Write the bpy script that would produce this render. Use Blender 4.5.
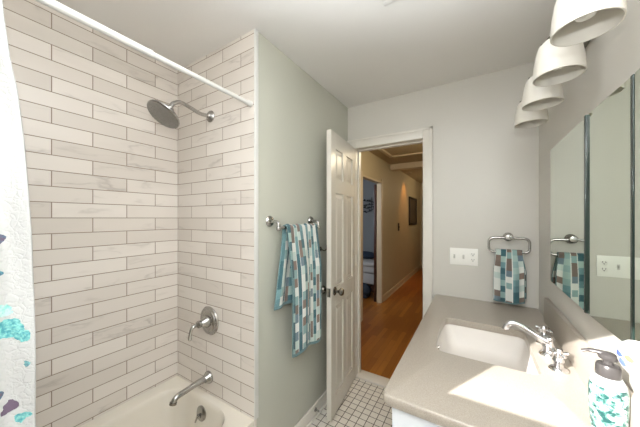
import bpy, bmesh, math, random
from mathutils import Vector, Matrix
C = bpy.context.scene.collection
SC = bpy.context.scene
for o in list(bpy.data.objects):
    bpy.data.objects.remove(o)

# ---------------------------------------------------------------- camera
cam_d = bpy.data.cameras.new('camera')
cam = bpy.data.objects.new('camera', cam_d)
C.objects.link(cam)
cam.location = (0, 0, 1.42)
cam.rotation_euler = (math.radians(90), 0, 0.5509)
cam_d.sensor_width = 36
cam_d.lens = 36 * 254.667 / 640
cam_d.shift_y = (218.12 - 213.5) / 640
cam_d.clip_start = 0.02
SC.camera = cam

# ---------------------------------------------------------------- world
W = bpy.data.worlds.new('sky')
SC.world = W
W.use_nodes = True
bgn = W.node_tree.nodes['Background']
bgn.inputs[0].default_value = (0.86, 0.93, 1.0, 1)
bgn.inputs[1].default_value = 1.4

# ---------------------------------------------------------------- lights
def light(name, kind, loc, energy, color=(1, 1, 1), **kw):
    d = bpy.data.lights.new(name, kind)
    d.energy = energy
    d.color = color
    for k, v in kw.items():
        setattr(d, k, v)
    o = bpy.data.objects.new(name, d)
    o.location = loc
    C.objects.link(o)
    return o

SUN_DIR = Vector((0.53, 1.0, -0.495))
sun = light('sun', 'SUN', (-3, -6, 6), 18.0, (1.0, 0.98, 0.95), angle=math.radians(0.35))
sun.rotation_euler = SUN_DIR.to_track_quat('-Z', 'Y').to_euler()
# on-camera flash of the photographer
flash = light('camera_flash', 'POINT', (0.0, 0.0, 1.66), 18.0, (0.93, 0.97, 1.0), shadow_soft_size=0.02)
# added fill spot behind the camera, aimed at the ceiling to brighten the room
bounce = light('added_bounce_fill', 'SPOT', (-0.02, -0.18, 1.45), 300.0, (0.87, 0.935, 1.0), shadow_soft_size=0.1, spot_size=math.radians(110), spot_blend=0.7)
bounce.rotation_euler = Vector((0.05, 0.15, 1.0)).to_track_quat('-Z', 'Y').to_euler()
# bedroom daylight and hall lamps
bed_l = light('bedroom_window_light', 'AREA', (-2.6, 2.75, 1.9), 24.0, (0.78, 0.87, 1.0), shape='RECTANGLE', size=1.0, size_y=1.2)
bed_l.rotation_euler = Vector((-0.1, 1, -0.15)).to_track_quat('-Z', 'Y').to_euler()
hall_l = light('hall_lamp_light', 'POINT', (-0.35, 3.0, 2.2), 18.0, (1.0, 0.85, 0.60), shadow_soft_size=0.12)
hall_l2 = light('hall_far_lamp_light', 'POINT', (-0.4, 6.4, 2.1), 10.0, (1.0, 0.80, 0.52), shadow_soft_size=0.12)
glow_l = light('hall_downlight_light', 'SPOT', (-1.21, 5.75, 2.415), 80.0, (1.0, 0.38, 0.08), shadow_soft_size=0.03,
               spot_size=math.radians(84), spot_blend=1.0)

SC.view_settings.view_transform = 'Standard'
SC.view_settings.look = 'None'
SC.view_settings.gamma = 1
SC.view_settings.use_curve_mapping = False
SC.view_settings.exposure = 0.12
try:
    SC.cycles.max_bounces = 12
    SC.cycles.diffuse_bounces = 6
    SC.cycles.transparent_max_bounces = 12
except Exception:
    pass

# ---------------------------------------------------------------- dimensions
XL, XR, YF, YE, XT, ZC = -0.993, 0.337, 2.096, 0.962, -1.723, 2.416
YR = -0.58
ZCT = 0.847
DX0, DX1, DZ = -0.912, -0.352, 2.034       # doorway to the hall
HTK = 0.07
HX = -1.364                                # hall's left wall
RIM = 0.358

# ---------------------------------------------------------------- material helpers
def lin(c):
    return tuple(((x / 12.92) if x <= 0.04045 else ((x + 0.055) / 1.055) ** 2.4) for x in c)

def rgb(r, g, b):
    return lin((r / 255, g / 255, b / 255)) + (1,)

class NT:
    def __init__(self, name):
        self.m = bpy.data.materials.new(name)
        self.m.use_nodes = True
        self.t = self.m.node_tree
        self.p = self.t.nodes['Principled BSDF']
    def n(self, typ, **kw):
        x = self.t.nodes.new(typ)
        for k, v in kw.items():
            setattr(x, k, v)
        return x
    def l(self, a, b):
        self.t.links.new(a, b)
    def math(self, op, a, b=None, c=None):
        x = self.n('ShaderNodeMath', operation=op)
        for i, v in enumerate((a, b, c)):
            if v is None: continue
            if isinstance(v, (int, float)): x.inputs[i].default_value = v
            else: self.l(v, x.inputs[i])
        return x.outputs[0]
    def mix(self, fac, a, b, blend='MIX'):
        x = self.n('ShaderNodeMix', data_type='RGBA', blend_type=blend)
        for s, v in ((x.inputs[0], fac), (x.inputs[6], a), (x.inputs[7], b)):
            if isinstance(v, (int, float, tuple)): s.default_value = v
            else: self.l(v, s)
        return x.outputs[2]
    def noise(self, scale, detail=3, vec=None, rough=0.5, dist=0.0):
        x = self.n('ShaderNodeTexNoise')
        x.inputs['Scale'].default_value = scale
        x.inputs['Detail'].default_value = detail
        x.inputs['Roughness'].default_value = rough
        x.inputs['Distortion'].default_value = dist
        if vec is not None: self.l(vec, x.inputs['Vector'])
        return x
    def pos(self):
        if not hasattr(self, '_g'):
            self._g = self.n('ShaderNodeNewGeometry')
        return self._g.outputs['Position']
    def objc(self):
        if not hasattr(self, '_o'):
            self._o = self.n('ShaderNodeTexCoord')
        return self._o.outputs['Object']
    def bump(self, h, strength=0.2, dist=0.01):
        b = self.n('ShaderNodeBump')
        b.inputs['Strength'].default_value = strength
        b.inputs['Distance'].default_value = dist
        self.l(h, b.inputs['Height'])
        self.l(b.outputs[0], self.p.inputs['Normal'])

def plain(name, col, rough=0.5, metal=0.0, var=0.04, scale=6, bump=0.0, bscale=200, spec=None):
    t = NT(name)
    n = t.noise(scale, 4, t.objc())
    c2 = tuple(min(1, x * (1 - var * 2)) for x in col[:3]) + (1,)
    t.l(t.mix(n.outputs[0], col, c2), t.p.inputs['Base Color'])
    t.p.inputs['Roughness'].default_value = rough
    t.p.inputs['Metallic'].default_value = metal
    if spec is not None:
        t.p.inputs['Specular IOR Level'].default_value = spec
    if bump:
        n2 = t.noise(bscale, 2, t.objc())
        t.bump(n2.outputs[0], bump, 0.002)
    return t.m

M = {}
M['wall_green'] = plain('painted_wall_sage', rgb(189, 189, 177), 0.38, var=0.02, scale=2, bump=0.05)
M['wall_grey'] = plain('painted_wall_warm_grey', rgb(206, 202, 194), 0.38, var=0.02, scale=2, bump=0.05)
M['ceiling'] = plain('ceiling_paint', rgb(228, 225, 221), 0.7, var=0.02, scale=2, bump=0.05)
M['trim'] = plain('white_semi_gloss_trim', rgb(218, 213, 204), 0.3, var=0.01)
M['door'] = plain('white_door_paint', rgb(208, 203, 193), 0.32, var=0.01)
M['white_plastic'] = plain('white_plastic', rgb(240, 238, 232), 0.35, var=0.01)
M['rod_white'] = plain('white_enamel_rod', rgb(212, 211, 207), 0.35, var=0.01)
M['tub'] = plain('tub_enamel', rgb(226, 219, 206), 0.15, var=0.01)
M['dark'] = plain('dark_slot', rgb(30, 28, 26), 0.6)
M['chrome'] = plain('polished_chrome', rgb(225, 225, 228), 0.1, 1.0, var=0.02)
M['nickel'] = plain('brushed_nickel', rgb(182, 180, 177), 0.15, 1.0, var=0.04)
M['dark_nickel'] = plain('aged_nickel', rgb(146, 142, 136), 0.18, 1.0, var=0.05)
M['spray'] = plain('satin_grey_spray_plate', rgb(150, 146, 140), 0.4, 0.6, var=0.15, scale=60)
M['cabinet'] = plain('cabinet_paint', rgb(232, 236, 242), 0.4, var=0.01)
M['hall_wall'] = plain('hall_wall_paint', rgb(190, 178, 150), 0.6, var=0.05, scale=3)
M['hall_ceiling'] = plain('hall_ceiling_paint', rgb(176, 160, 130), 0.7, var=0.05)
M['hall_trim'] = plain('hall_trim_paint', rgb(198, 184, 160), 0.45, var=0.02)
M['bed_wall'] = plain('bedroom_wall_paint', rgb(150, 152, 152), 0.7)
M['brown_wood'] = plain('dark_brown_wood', rgb(70, 38, 22), 0.45, var=0.2, scale=12)
M['black_frame'] = plain('black_picture_frame', rgb(28, 22, 18), 0.4)
M['black_metal'] = plain('black_iron', rgb(32, 34, 36), 0.5)
M['linen'] = plain('bed_linen', rgb(196, 192, 186), 0.9, var=0.08, bump=0.3)
M['blue_cloth'] = plain('dark_blue_cloth', rgb(48, 62, 82), 0.9, var=0.3, bump=0.3)
M['pump'] = plain('grey_pump_plastic', rgb(86, 82, 81), 0.3, 0.3, var=0.08)
M['rubber'] = plain('white_rubber', rgb(205, 202, 196), 0.6)

# frosted white glass shade
t = NT('white_glass_shade')
n = t.noise(5, 2, t.objc())
t.l(t.mix(n.outputs[0], rgb(220, 215, 205), rgb(216, 210, 200)), t.p.inputs['Base Color'])
t.p.inputs['Roughness'].default_value = 0.35
t.p.inputs['Subsurface Weight'].default_value = 0.15
t.p.inputs['Subsurface Radius'].default_value = (0.01, 0.01, 0.01)
M['shade'] = t.m

# marble subway tile
def tile_mat(name, horiz, off):
    t = NT(name)
    sep = t.n('ShaderNodeSeparateXYZ'); t.l(t.pos(), sep.inputs[0])
    cmb = t.n('ShaderNodeCombineXYZ')
    t.l(t.math('ADD', sep.outputs[horiz], off), cmb.inputs[0])
    t.l(t.math('ADD', sep.outputs[2], -1.421 + 20 * 0.075), cmb.inputs[1])
    br = t.n('ShaderNodeTexBrick', offset=0.5, offset_frequency=2)
    br.inputs['Scale'].default_value = 1.0
    br.inputs['Brick Width'].default_value = 0.306
    br.inputs['Row Height'].default_value = 0.075
    br.inputs['Mortar Size'].default_value = 0.0021
    br.inputs['Mortar Smooth'].default_value = 0.1
    br.inputs['Color1'].default_value = (0, 0, 0, 1)
    br.inputs['Color2'].default_value = (1, 1, 1, 1)
    br.inputs['Mortar'].default_value = (0.5, 0.5, 0.5, 1)
    t.l(cmb.outputs[0], br.inputs['Vector'])
    # marble: broad tone per tile, soft clouds and thin diagonal veins
    v4 = t.n('ShaderNodeTexNoise', noise_dimensions='4D')
    v4.inputs['Scale'].default_value = 4.0; v4.inputs['Detail'].default_value = 4
    v4.inputs['Distortion'].default_value = 0.5
    vm = t.n('ShaderNodeMapping'); vm.inputs['Rotation'].default_value = (0, 0, 0.6); vm.inputs['Scale'].default_value = (0.8, 3.2, 1)
    t.l(cmb.outputs[0], vm.inputs[0]); t.l(vm.outputs[0], v4.inputs['Vector'])
    t.l(t.math('MULTIPLY', br.outputs['Color'], 37.0), v4.inputs['W'])
    vein = t.math('ABSOLUTE', t.math('SUBTRACT', v4.outputs[0], 0.5))
    vr = t.n('ShaderNodeMapRange'); vr.clamp = True
    t.l(vein, vr.inputs[0])
    vr.inputs[1].default_value = 0.0; vr.inputs[2].default_value = 0.035
    vr.inputs[3].default_value = 1.0; vr.inputs[4].default_value = 0.0
    cl = t.n('ShaderNodeTexNoise', noise_dimensions='4D')
    cl.inputs['Scale'].default_value = 3.0; cl.inputs['Detail'].default_value = 3
    t.l(vm.outputs[0], cl.inputs['Vector'])
    t.l(t.math('MULTIPLY', br.outputs['Color'], 91.0), cl.inputs['W'])
    clr = t.n('ShaderNodeMapRange'); clr.clamp = True
    t.l(cl.outputs[0], clr.inputs[0]); clr.inputs[1].default_value = 0.52; clr.inputs[2].default_value = 0.78
    veinf = t.math('MULTIPLY', t.math('MULTIPLY', vr.outputs[0], clr.outputs[0]), 0.8)
    base = t.mix(br.outputs['Color'], rgb(212, 204, 195), rgb(226, 219, 211))
    cloudc = t.mix(t.math('MULTIPLY', clr.outputs[0], 0.35), base, rgb(196, 188, 180))
    veinc = t.mix(veinf, cloudc, rgb(158, 149, 141))
    col = t.mix(br.outputs['Fac'], veinc, rgb(142, 127, 113))
    t.l(col, t.p.inputs['Base Color'])
    t.l(t.math('MULTIPLY_ADD', br.outputs['Fac'], 0.5, 0.22), t.p.inputs['Roughness'])
    inv = t.math('SUBTRACT', 1.0, br.outputs['Fac'])
    t.bump(inv, 0.4, 0.002)
    return t.m
M['tile_side'] = tile_mat('marble_subway_tile_side', 1, -0.962 - 0.153 + 3.06 - 0.014)
M['tile_end'] = tile_mat('marble_subway_tile_end', 0, 1.559 - 0.153 + 3.06)

# small square floor tile
t = NT('square_floor_tile')
br = t.n('ShaderNodeTexBrick', offset=0.0, offset_frequency=1)
br.inputs['Scale'].default_value = 1.0
br.inputs['Brick Width'].default_value = 0.0545
br.inputs['Row Height'].default_value = 0.0545
br.inputs['Mortar Size'].default_value = 0.0026
br.inputs['Mortar Smooth'].default_value = 0.1
br.inputs['Color1'].default_value = rgb(212, 206, 196)
br.inputs['Color2'].default_value = rgb(226, 221, 212)
br.inputs['Mortar'].default_value = rgb(72, 62, 54)
mp = t.n('ShaderNodeMapping'); mp.inputs['Location'].default_value = (3.0, 3.0, 0)
t.l(t.pos(), mp.inputs[0]); t.l(mp.outputs[0], br.inputs['Vector'])
t.l(br.outputs['Color'], t.p.inputs['Base Color'])
t.p.inputs['Roughness'].default_value = 0.35
t.bump(t.math('SUBTRACT', 1.0, br.outputs['Fac']), 0.4, 0.002)
M['floor_tile'] = t.m

# hall wood floor : boards run along Y
t = NT('honey_oak_floor')
sep = t.n('ShaderNodeSeparateXYZ'); t.l(t.pos(), sep.inputs[0])
cmb = t.n('ShaderNodeCombineXYZ')
t.l(t.math('ADD', sep.outputs[1], 20.0), cmb.inputs[0]); t.l(t.math('ADD', sep.outputs[0], 20.0), cmb.inputs[1])
br = t.n('ShaderNodeTexBrick', offset=0.37, offset_frequency=2)
br.inputs['Scale'].default_value = 1.0
br.inputs['Brick Width'].default_value = 0.75
br.inputs['Row Height'].default_value = 0.057
br.inputs['Mortar Size'].default_value = 0.0008
br.inputs['Color1'].default_value = rgb(138, 82, 28)
br.inputs['Color2'].default_value = rgb(178, 118, 48)
br.inputs['Mortar'].default_value = rgb(90, 46, 14)
t.l(cmb.outputs[0], br.inputs['Vector'])
mp = t.n('ShaderNodeMapping'); mp.inputs['Scale'].default_value = (30, 2.5, 1)
t.l(t.pos(), mp.inputs[0])
n = t.noise(1.5, 5, mp.outputs[0])
t.l(t.mix(t.math('MULTIPLY', n.outputs[0], 0.5), br.outputs['Color'], rgb(118, 68, 18)), t.p.inputs['Base Color'])
t.p.inputs['Roughness'].default_value = 0.28
M['wood_floor'] = t.m

# speckled solid surface counter
t = NT('speckled_taupe_solid_surface')
n1 = t.noise(420, 2, t.pos(), 0.7)
n2 = t.noise(6, 3, t.pos())
r1 = t.n('ShaderNodeMapRange'); r1.clamp = True
t.l(n1.outputs[0], r1.inputs[0]); r1.inputs[1].default_value = 0.35; r1.inputs[2].default_value = 0.65
c = t.mix(r1.outputs[0], rgb(156, 146, 134), rgb(179, 170, 158))
t.l(t.mix(t.math('MULTIPLY', n2.outputs[0], 0.25), c, rgb(160, 151, 140)), t.p.inputs['Base Color'])
t.p.inputs['Roughness'].default_value = 0.3
M['counter'] = t.m

M['porcelain'] = plain('white_porcelain', rgb(226, 220, 214), 0.42, var=0.01, spec=0.25)

# mirror
t = NT('mirror_glass')
t.p.inputs['Metallic'].default_value = 1.0
t.p.inputs['Roughness'].default_value = 0.02
n = t.noise(2, 2, t.objc())
t.l(t.mix(n.outputs[0], rgb(226, 234, 222), rgb(229, 236, 225)), t.p.inputs['Base Color'])
M['mirror'] = t.m
M['mirror_edge'] = plain('green_glass_edge', rgb(42, 58, 52), 0.15, var=0.25, scale=14)
M['steel_edge'] = plain('steel_mirror_frame', rgb(120, 128, 128), 0.2, 1.0)

# clear pane: transparent mixed with a fresnel gloss
t = NT('window_pane_glass')
tr = t.n('ShaderNodeBsdfTransparent'); gl = t.n('ShaderNodeBsdfGlossy'); gl.inputs['Roughness'].default_value = 0.02
fr = t.n('ShaderNodeFresnel'); mx = t.n('ShaderNodeMixShader')
t.l(fr.outputs[0], mx.inputs[0]); t.l(tr.outputs[0], mx.inputs[1]); t.l(gl.outputs[0], mx.inputs[2])
t.l(mx.outputs[0], t.t.nodes['Material Output'].inputs[0])
M['pane'] = t.m

# patchwork towel, reads its UVs
def towel_mat(name, nu, nv, ph=0.0):
    t = NT(name)
    uv = t.n('ShaderNodeUVMap'); uv.uv_map = 'uv'
    sep = t.n('ShaderNodeSeparateXYZ'); t.l(uv.outputs[0], sep.inputs[0])
    cu = t.math('FLOOR', t.math('MULTIPLY', sep.outputs[0], nu))
    wn0 = t.n('ShaderNodeTexWhiteNoise', noise_dimensions='1D'); t.l(cu, wn0.inputs['W'])
    rows = t.math('ADD', t.math('MULTIPLY', sep.outputs[1], nv), t.math('MULTIPLY', wn0.outputs[0], 5.0))
    cv = t.math('FLOOR', rows)
    cmb = t.n('ShaderNodeCombineXYZ'); t.l(cu, cmb.inputs[0]); t.l(cv, cmb.inputs[1])
    wn = t.n('ShaderNodeTexWhiteNoise', noise_dimensions='2D'); t.l(cmb.outputs[0], wn.inputs['Vector'])
    # wide columns carry teal blocks, narrow columns white / brown / aqua bars
    par = t.math('GREATER_THAN', t.math('MODULO', t.math('ADD', cu, 0.25 + ph), 2.0), 1.0)
    def ramp(cols):
        r = t.n('ShaderNodeValToRGB'); r.color_ramp.interpolation = 'CONSTANT'
        els = r.color_ramp.elements
        while len(els) < len(cols): els.new(0.5)
        for i, cc in enumerate(cols):
            els[i].position = i / len(cols); els[i].color = cc
        t.l(wn.outputs[0], r.inputs[0])
        return r.outputs[0]
    a = ramp([rgb(58, 96, 104), rgb(142, 170, 168), rgb(92, 128, 134), rgb(62, 100, 108), rgb(160, 184, 178), rgb(108, 144, 148)])
    b = ramp([rgb(212, 214, 208), rgb(128, 110, 100), rgb(186, 200, 194), rgb(136, 164, 162), rgb(214, 216, 210), rgb(118, 104, 96), rgb(108, 126, 136)])
    col = t.mix(par, a, b)
    fu = t.math('FRACT', t.math('MULTIPLY', sep.outputs[0], nu))
    edge = t.math('MULTIPLY', t.math('LESS_THAN', fu, 0.12), t.math('GREATER_THAN', wn0.outputs[0], 0.45))
    col = t.mix(edge, col, rgb(222, 222, 216))
    hem = t.math('MAXIMUM', t.math('LESS_THAN', sep.outputs[1], 0.015), t.math('GREATER_THAN', sep.outputs[1], 0.985))
    hem = t.math('MAXIMUM', hem, t.math('MAXIMUM', t.math('LESS_THAN', sep.outputs[0], 0.01), t.math('GREATER_THAN', sep.outputs[0], 0.99)))
    t.l(t.mix(hem, col, rgb(96, 126, 130)), t.p.inputs['Base Color'])
    t.p.inputs['Roughness'].default_value = 0.95
    t.p.inputs['Sheen Weight'].default_value = 0.2
    n = t.noise(600, 2, t.objc())
    t.bump(n.outputs[0], 0.5, 0.002)
    return t.m
M['towel_big'] = towel_mat('patchwork_towel_large', 11, 24)
M['towel_small'] = towel_mat('patchwork_towel_small', 5, 17, 1.0)

# curtain: white quilted fabric with teal and plum blossoms
def blossom_mat(name, spots, base):
    t = NT(name)
    dn = t.noise(38, 3, t.pos())
    wrap = t.n('ShaderNodeVectorMath', operation='MULTIPLY_ADD')
    sub = t.n('ShaderNodeVectorMath', operation='SUBTRACT'); t.l(dn.outputs['Color'], sub.inputs[0]); sub.inputs[1].default_value = (0.5, 0.5, 0.5)
    t.l(sub.outputs[0], wrap.inputs[0]); wrap.inputs[1].default_value = (0.03, 0.03, 0.03); t.l(t.pos(), wrap.inputs[2])
    cur = base
    tone = t.noise(130, 2, t.pos())
    tr = t.n('ShaderNodeMapRange'); tr.clamp = True; t.l(tone.outputs[0], tr.inputs[0])
    tr.inputs[1].default_value = 0.35; tr.inputs[2].default_value = 0.65
    for (y, z, r, c1, c2) in spots:
        d = t.n('ShaderNodeVectorMath', operation='SUBTRACT'); t.l(wrap.outputs[0], d.inputs[0]); d.inputs[1].default_value = (0, y, z)
        s = t.n('ShaderNodeVectorMath', operation='MULTIPLY'); t.l(d.outputs[0], s.inputs[0]); s.inputs[1].default_value = (0, 1, 1)
        ln = t.n('ShaderNodeVectorMath', operation='LENGTH'); t.l(s.outputs[0], ln.inputs[0])
        f = t.math('LESS_THAN', ln.outputs['Value'], r)
        cur = t.mix(f, cur, t.mix(tr.outputs[0], c1, c2))
    t.l(cur, t.p.inputs['Base Color'])
    t.p.inputs['Roughness'].default_value = 0.8
    t.p.inputs['Sheen Weight'].default_value = 0.1
    vo = t.n('ShaderNodeTexVoronoi', feature='DISTANCE_TO_EDGE'); vo.inputs['Scale'].default_value = 60
    t.l(wrap.outputs[0], vo.inputs['Vector'])
    t.bump(t.math('MINIMUM', t.math('MULTIPLY', vo.outputs[0], 6.0), 1.0), 0.3, 0.005)
    return t.m
TEAL, AQUA, PLUM, SLATE, LT = rgb(62, 140, 150), rgb(130, 196, 190), rgb(98, 82, 100), rgb(70, 100, 120), rgb(176, 206, 200)
spots = [(0.131, 1.155, 0.022, AQUA, TEAL), (0.118, 1.20, 0.017, LT, AQUA), (0.148, 1.135, 0.015, TEAL, AQUA),
         (0.113, 1.368, 0.012, PLUM, SLATE), (0.112, 1.29, 0.009, TEAL, SLATE), (0.132, 0.965, 0.013, PLUM, PLUM),
         (0.112, 1.005, 0.012, PLUM, SLATE), (0.15, 0.93, 0.012, TEAL, AQUA), (0.16, 1.06, 0.006, SLATE, AQUA)]
rnd = random.Random(4)
for k in range(10):
    spots.append((rnd.uniform(-0.5, 0.05), rnd.uniform(0.3, 1.3), rnd.uniform(0.012, 0.028)) + rnd.choice(((AQUA, TEAL), (PLUM, SLATE), (LT, AQUA))))
M['curtain'] = blossom_mat('quilted_blossom_curtain', spots, rgb(184, 184, 182))

# soap bottle glass with a sea print
t = NT('clear_soap_bottle')
ng = t.noise(70, 4, t.pos(), 0.6, 0.5)
r = t.n('ShaderNodeValToRGB')
e = r.color_ramp.elements
e[0].position = 0.40; e[0].color = rgb(44, 88, 86)
e[1].position = 0.62; e[1].color = rgb(222, 230, 227)
x = e.new(0.48); x.color = rgb(112, 158, 148)
x = e.new(0.54); x.color = rgb(188, 208, 202)
t.l(ng.outputs[0], r.inputs[0])
sep = t.n('ShaderNodeSeparateXYZ'); t.l(t.pos(), sep.inputs[0])
lo = t.math('LESS_THAN', sep.outputs[2], 1.005)
t.l(t.mix(lo, rgb(224, 228, 226), r.outputs[0]), t.p.inputs['Base Color'])
t.p.inputs['Roughness'].default_value = 0.08
t.p.inputs['Transmission Weight'].default_value = 0.35
M['soap_bottle'] = t.m

# lotion bottle painted with blue and orange strokes
t = NT('white_ceramic_painted_strokes')
dn = t.noise(40, 2, t.pos())
sub = t.n('ShaderNodeVectorMath', operation='MULTIPLY_ADD'); t.l(dn.outputs['Color'], sub.inputs[0])
sub.inputs[1].default_value = (0.012, 0.012, 0.012); t.l(t.pos(), sub.inputs[2])
cur = rgb(244, 242, 238)
def band(cur, loc, sc, col):
    d = t.n('ShaderNodeVectorMath', operation='SUBTRACT'); t.l(sub.outputs[0], d.inputs[0]); d.inputs[1].default_value = loc
    s = t.n('ShaderNodeVectorMath', operation='MULTIPLY'); t.l(d.outputs[0], s.inputs[0]); s.inputs[1].default_value = sc
    ln = t.n('ShaderNodeVectorMath', operation='LENGTH'); t.l(s.outputs[0], ln.inputs[0])
    return t.mix(t.math('LESS_THAN', ln.outputs['Value'], 1.0), cur, col)
cur = band(cur, (0.276, 0.845, 1.122), (60, 55, 190), rgb(90, 110, 205))
cur = band(cur, (0.274, 0.833, 1.108), (90, 90, 110), rgb(104, 124, 214))
cur = band(cur, (0.278, 0.815, 1.124), (80, 90, 130), rgb(224, 140, 96))
t.l(cur, t.p.inputs['Base Color']); t.p.inputs['Roughness'].default_value = 0.2
M['lotion'] = t.m

# framed print
t = NT('dark_landscape_print')
n = t.noise(3, 4, t.pos())
t.l(t.mix(n.outputs[0], rgb(30, 26, 22), rgb(120, 104, 84)), t.p.inputs['Base Color'])
t.p.inputs['Roughness'].default_value = 0.4
M['print'] = t.m

# ---------------------------------------------------------------- mesh helpers
def box(bm, x0, x1, y0, y1, z0, z1, bev=0.0, seg=2):
    r = bmesh.ops.create_cube(bm, size=1)
    vs = r['verts']
    for v in vs:
        v.co = Vector(((x0 + x1) / 2 + v.co.x * (x1 - x0), (y0 + y1) / 2 + v.co.y * (y1 - y0), (z0 + z1) / 2 + v.co.z * (z1 - z0)))
    if bev > 0:
        es = list({e for v in vs for e in v.link_edges})
        bmesh.ops.bevel(bm, geom=es, offset=bev, segments=seg, affect='EDGES', profile=0.5)
    return bm

def frame_axes(d, ref=None):
    d = d.normalized()
    ref = ref or (Vector((0, 0, 1)) if abs(d.z) < 0.9 else Vector((1, 0, 0)))
    u = ref.cross(d).normalized()
    return u, d.cross(u).normalized()

def tube(bm, pts, rad, seg=16, cap=True, squash=1.0):
    pts = [Vector(p) for p in pts]
    if isinstance(rad, (int, float)): rad = [rad] * len(pts)
    rings = []; u = None
    for i, p in enumerate(pts):
        if i == 0: d = pts[1] - pts[0]
        elif i == len(pts) - 1: d = pts[-1] - pts[-2]
        else: d = (pts[i + 1] - pts[i]).normalized() + (pts[i] - pts[i - 1]).normalized()
        d.normalize()
        if u is None:
            u, w = frame_axes(d)
        else:
            u = (u - d * u.dot(d)).normalized(); w = d.cross(u)
        rings.append([bm.verts.new(p + (u * math.cos(a) + w * math.sin(a) * squash) * rad[i]) for a in [2 * math.pi * k / seg for k in range(seg)]])
    for a, b in zip(rings, rings[1:]):
        for k in range(seg):
            bm.faces.new((a[k], a[(k + 1) % seg], b[(k + 1) % seg], b[k]))
    if cap:
        bm.faces.new(rings[0][::-1]); bm.faces.new(rings[-1])
    return bm

def lathe(bm, prof, origin, axis=(0, 0, 1), seg=32, cap=True):
    """prof = [(radius, height along axis)]"""
    axis = Vector(axis).normalized(); o = Vector(origin)
    u, w = frame_axes(axis)
    rings = []
    for r, h in prof:
        r = max(r, 1e-5)
        rings.append([bm.verts.new(o + axis * h + (u * math.cos(a) + w * math.sin(a)) * r) for a in [2 * math.pi * k / seg for k in range(seg)]])
    for a, b in zip(rings, rings[1:]):
        for k in range(seg):
            bm.faces.new((a[k], a[(k + 1) % seg], b[(k + 1) % seg], b[k]))
    if cap:
        bm.faces.new(rings[0][::-1]); bm.faces.new(rings[-1])
    return bm

def sphere(bm, c, r, seg=16, sc=(1, 1, 1)):
    res = bmesh.ops.create_uvsphere(bm, u_segments=seg, v_segments=max(6, seg // 2), radius=r)
    for v in res['verts']:
        v.co = Vector((v.co.x * sc[0], v.co.y * sc[1], v.co.z * sc[2])) + Vector(c)
    return bm

def arc(c, r, a0, a1, n, e1, e2):
    c, e1, e2 = Vector(c), Vector(e1), Vector(e2)
    return [c + e1 * r * math.cos(a0 + (a1 - a0) * i / n) + e2 * r * math.sin(a0 + (a1 - a0) * i / n) for i in range(n + 1)]

def smooth_path(pts, sub=6):
    """catmull rom through the points"""
    P = [Vector(p) for p in pts]; P = [P[0] * 2 - P[1]] + P + [P[-1] * 2 - P[-2]]
    out = []
    for i in range(1, len(P) - 2):
        for k in range(sub):
            s = k / sub
            out.append(0.5 * ((2 * P[i]) + (P[i + 1] - P[i - 1]) * s + (2 * P[i - 1] - 5 * P[i] + 4 * P[i + 1] - P[i + 2]) * s * s + (3 * P[i] - P[i - 1] - 3 * P[i + 1] + P[i + 2]) * s ** 3))
    out.append(P[-2])
    return out

def obj(name, bm, mat, parent=None, smooth=True, angle=40):
    off = Vector((0, 0, 0))
    p = parent
    while p is not None:
        off += p.location; p = p.parent
    bmesh.ops.recalc_face_normals(bm, faces=bm.faces)
    me = bpy.data.meshes.new(name)
    for v in bm.verts: v.co -= off
    bm.to_mesh(me); bm.free()
    me.materials.append(M[mat] if isinstance(mat, str) else mat)
    if smooth:
        me.polygons.foreach_set('use_smooth', [True] * len(me.polygons))
        try: me.set_sharp_from_angle(angle=math.radians(angle))
        except Exception: pass
    o = bpy.data.objects.new(name, me)
    C.objects.link(o)
    if parent is not None: o.parent = parent
    return o

def single(name, bm, mat, loc, label, cat, group=None, **kw):
    """a thing that is one mesh, its origin at loc"""
    for v in bm.verts: v.co -= Vector(loc)
    o = obj(name, bm, mat, None, **kw)
    o.location = loc
    return tag(o, label, cat, group)

def tag(o, label, cat, group=None):
    o['label'] = label; o['category'] = cat
    if group: o['group'] = group
    return o

def thing(name, loc, label, cat, group=None):
    o = bpy.data.objects.new(name, None)
    o.empty_display_size = 0.05
    o.location = loc
    C.objects.link(o)
    return tag(o, label, cat, group)

def struct(name, bm, mat, parent=None, **kw):
    o = obj(name, bm, mat, parent, **kw)
    if parent is None: o['kind'] = 'structure'
    return o

def dup(root, shift, label, group=None):
    r = root.copy(); C.objects.link(r)
    r.location = root.location + Vector(shift)
    r['label'] = label
    if group: r['group'] = group
    for ch in list(root.children):
        c = ch.copy(); C.objects.link(c); c.parent = r
        for g in list(ch.children):
            d = g.copy(); C.objects.link(d); d.parent = c
    return r

B = bmesh.new
def bx(*a, **k): return box(B(), *a, **k)

# ================================================================ SETTING
struct('floor', bx(XT - 0.12, XR + 0.12, YR - 0.1, YF + 0.02, -0.06, 0.0), 'floor_tile', smooth=False)
struct('ceiling', bx(XT - 0.12, XR + 0.12, YR - 0.1, YF, ZC, ZC + 0.06), 'ceiling', smooth=False)
struct('wall_tub_side', bx(XT - 0.12, XT, YR - 0.1, YE + 0.01, 0, ZC), 'tile_side', smooth=False)
struct('wall_tub_end', bx(XT, XL, YE, YE + 0.012, 0, ZC), 'tile_end', smooth=False)
struct('wall_left', bx(XT, XL, YE + 0.012, YF, 0, ZC), 'wall_green', smooth=False)
struct('wall_right', bx(XR, XR + 0.12, YR - 0.1, YF + 0.12, 0, ZC), 'wall_grey', smooth=False)
bm = B()
box(bm, XT - 0.12, DX0 - 0.012, YF, YF + 0.115, 0, ZC)
box(bm, DX1 + 0.012, XR, YF, YF + 0.115, 0, ZC)
box(bm, DX0 - 0.012, DX1 + 0.012, YF, YF + 0.115, DZ + 0.012, ZC)
struct('wall_far', bm, 'wall_grey', smooth=False)
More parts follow.
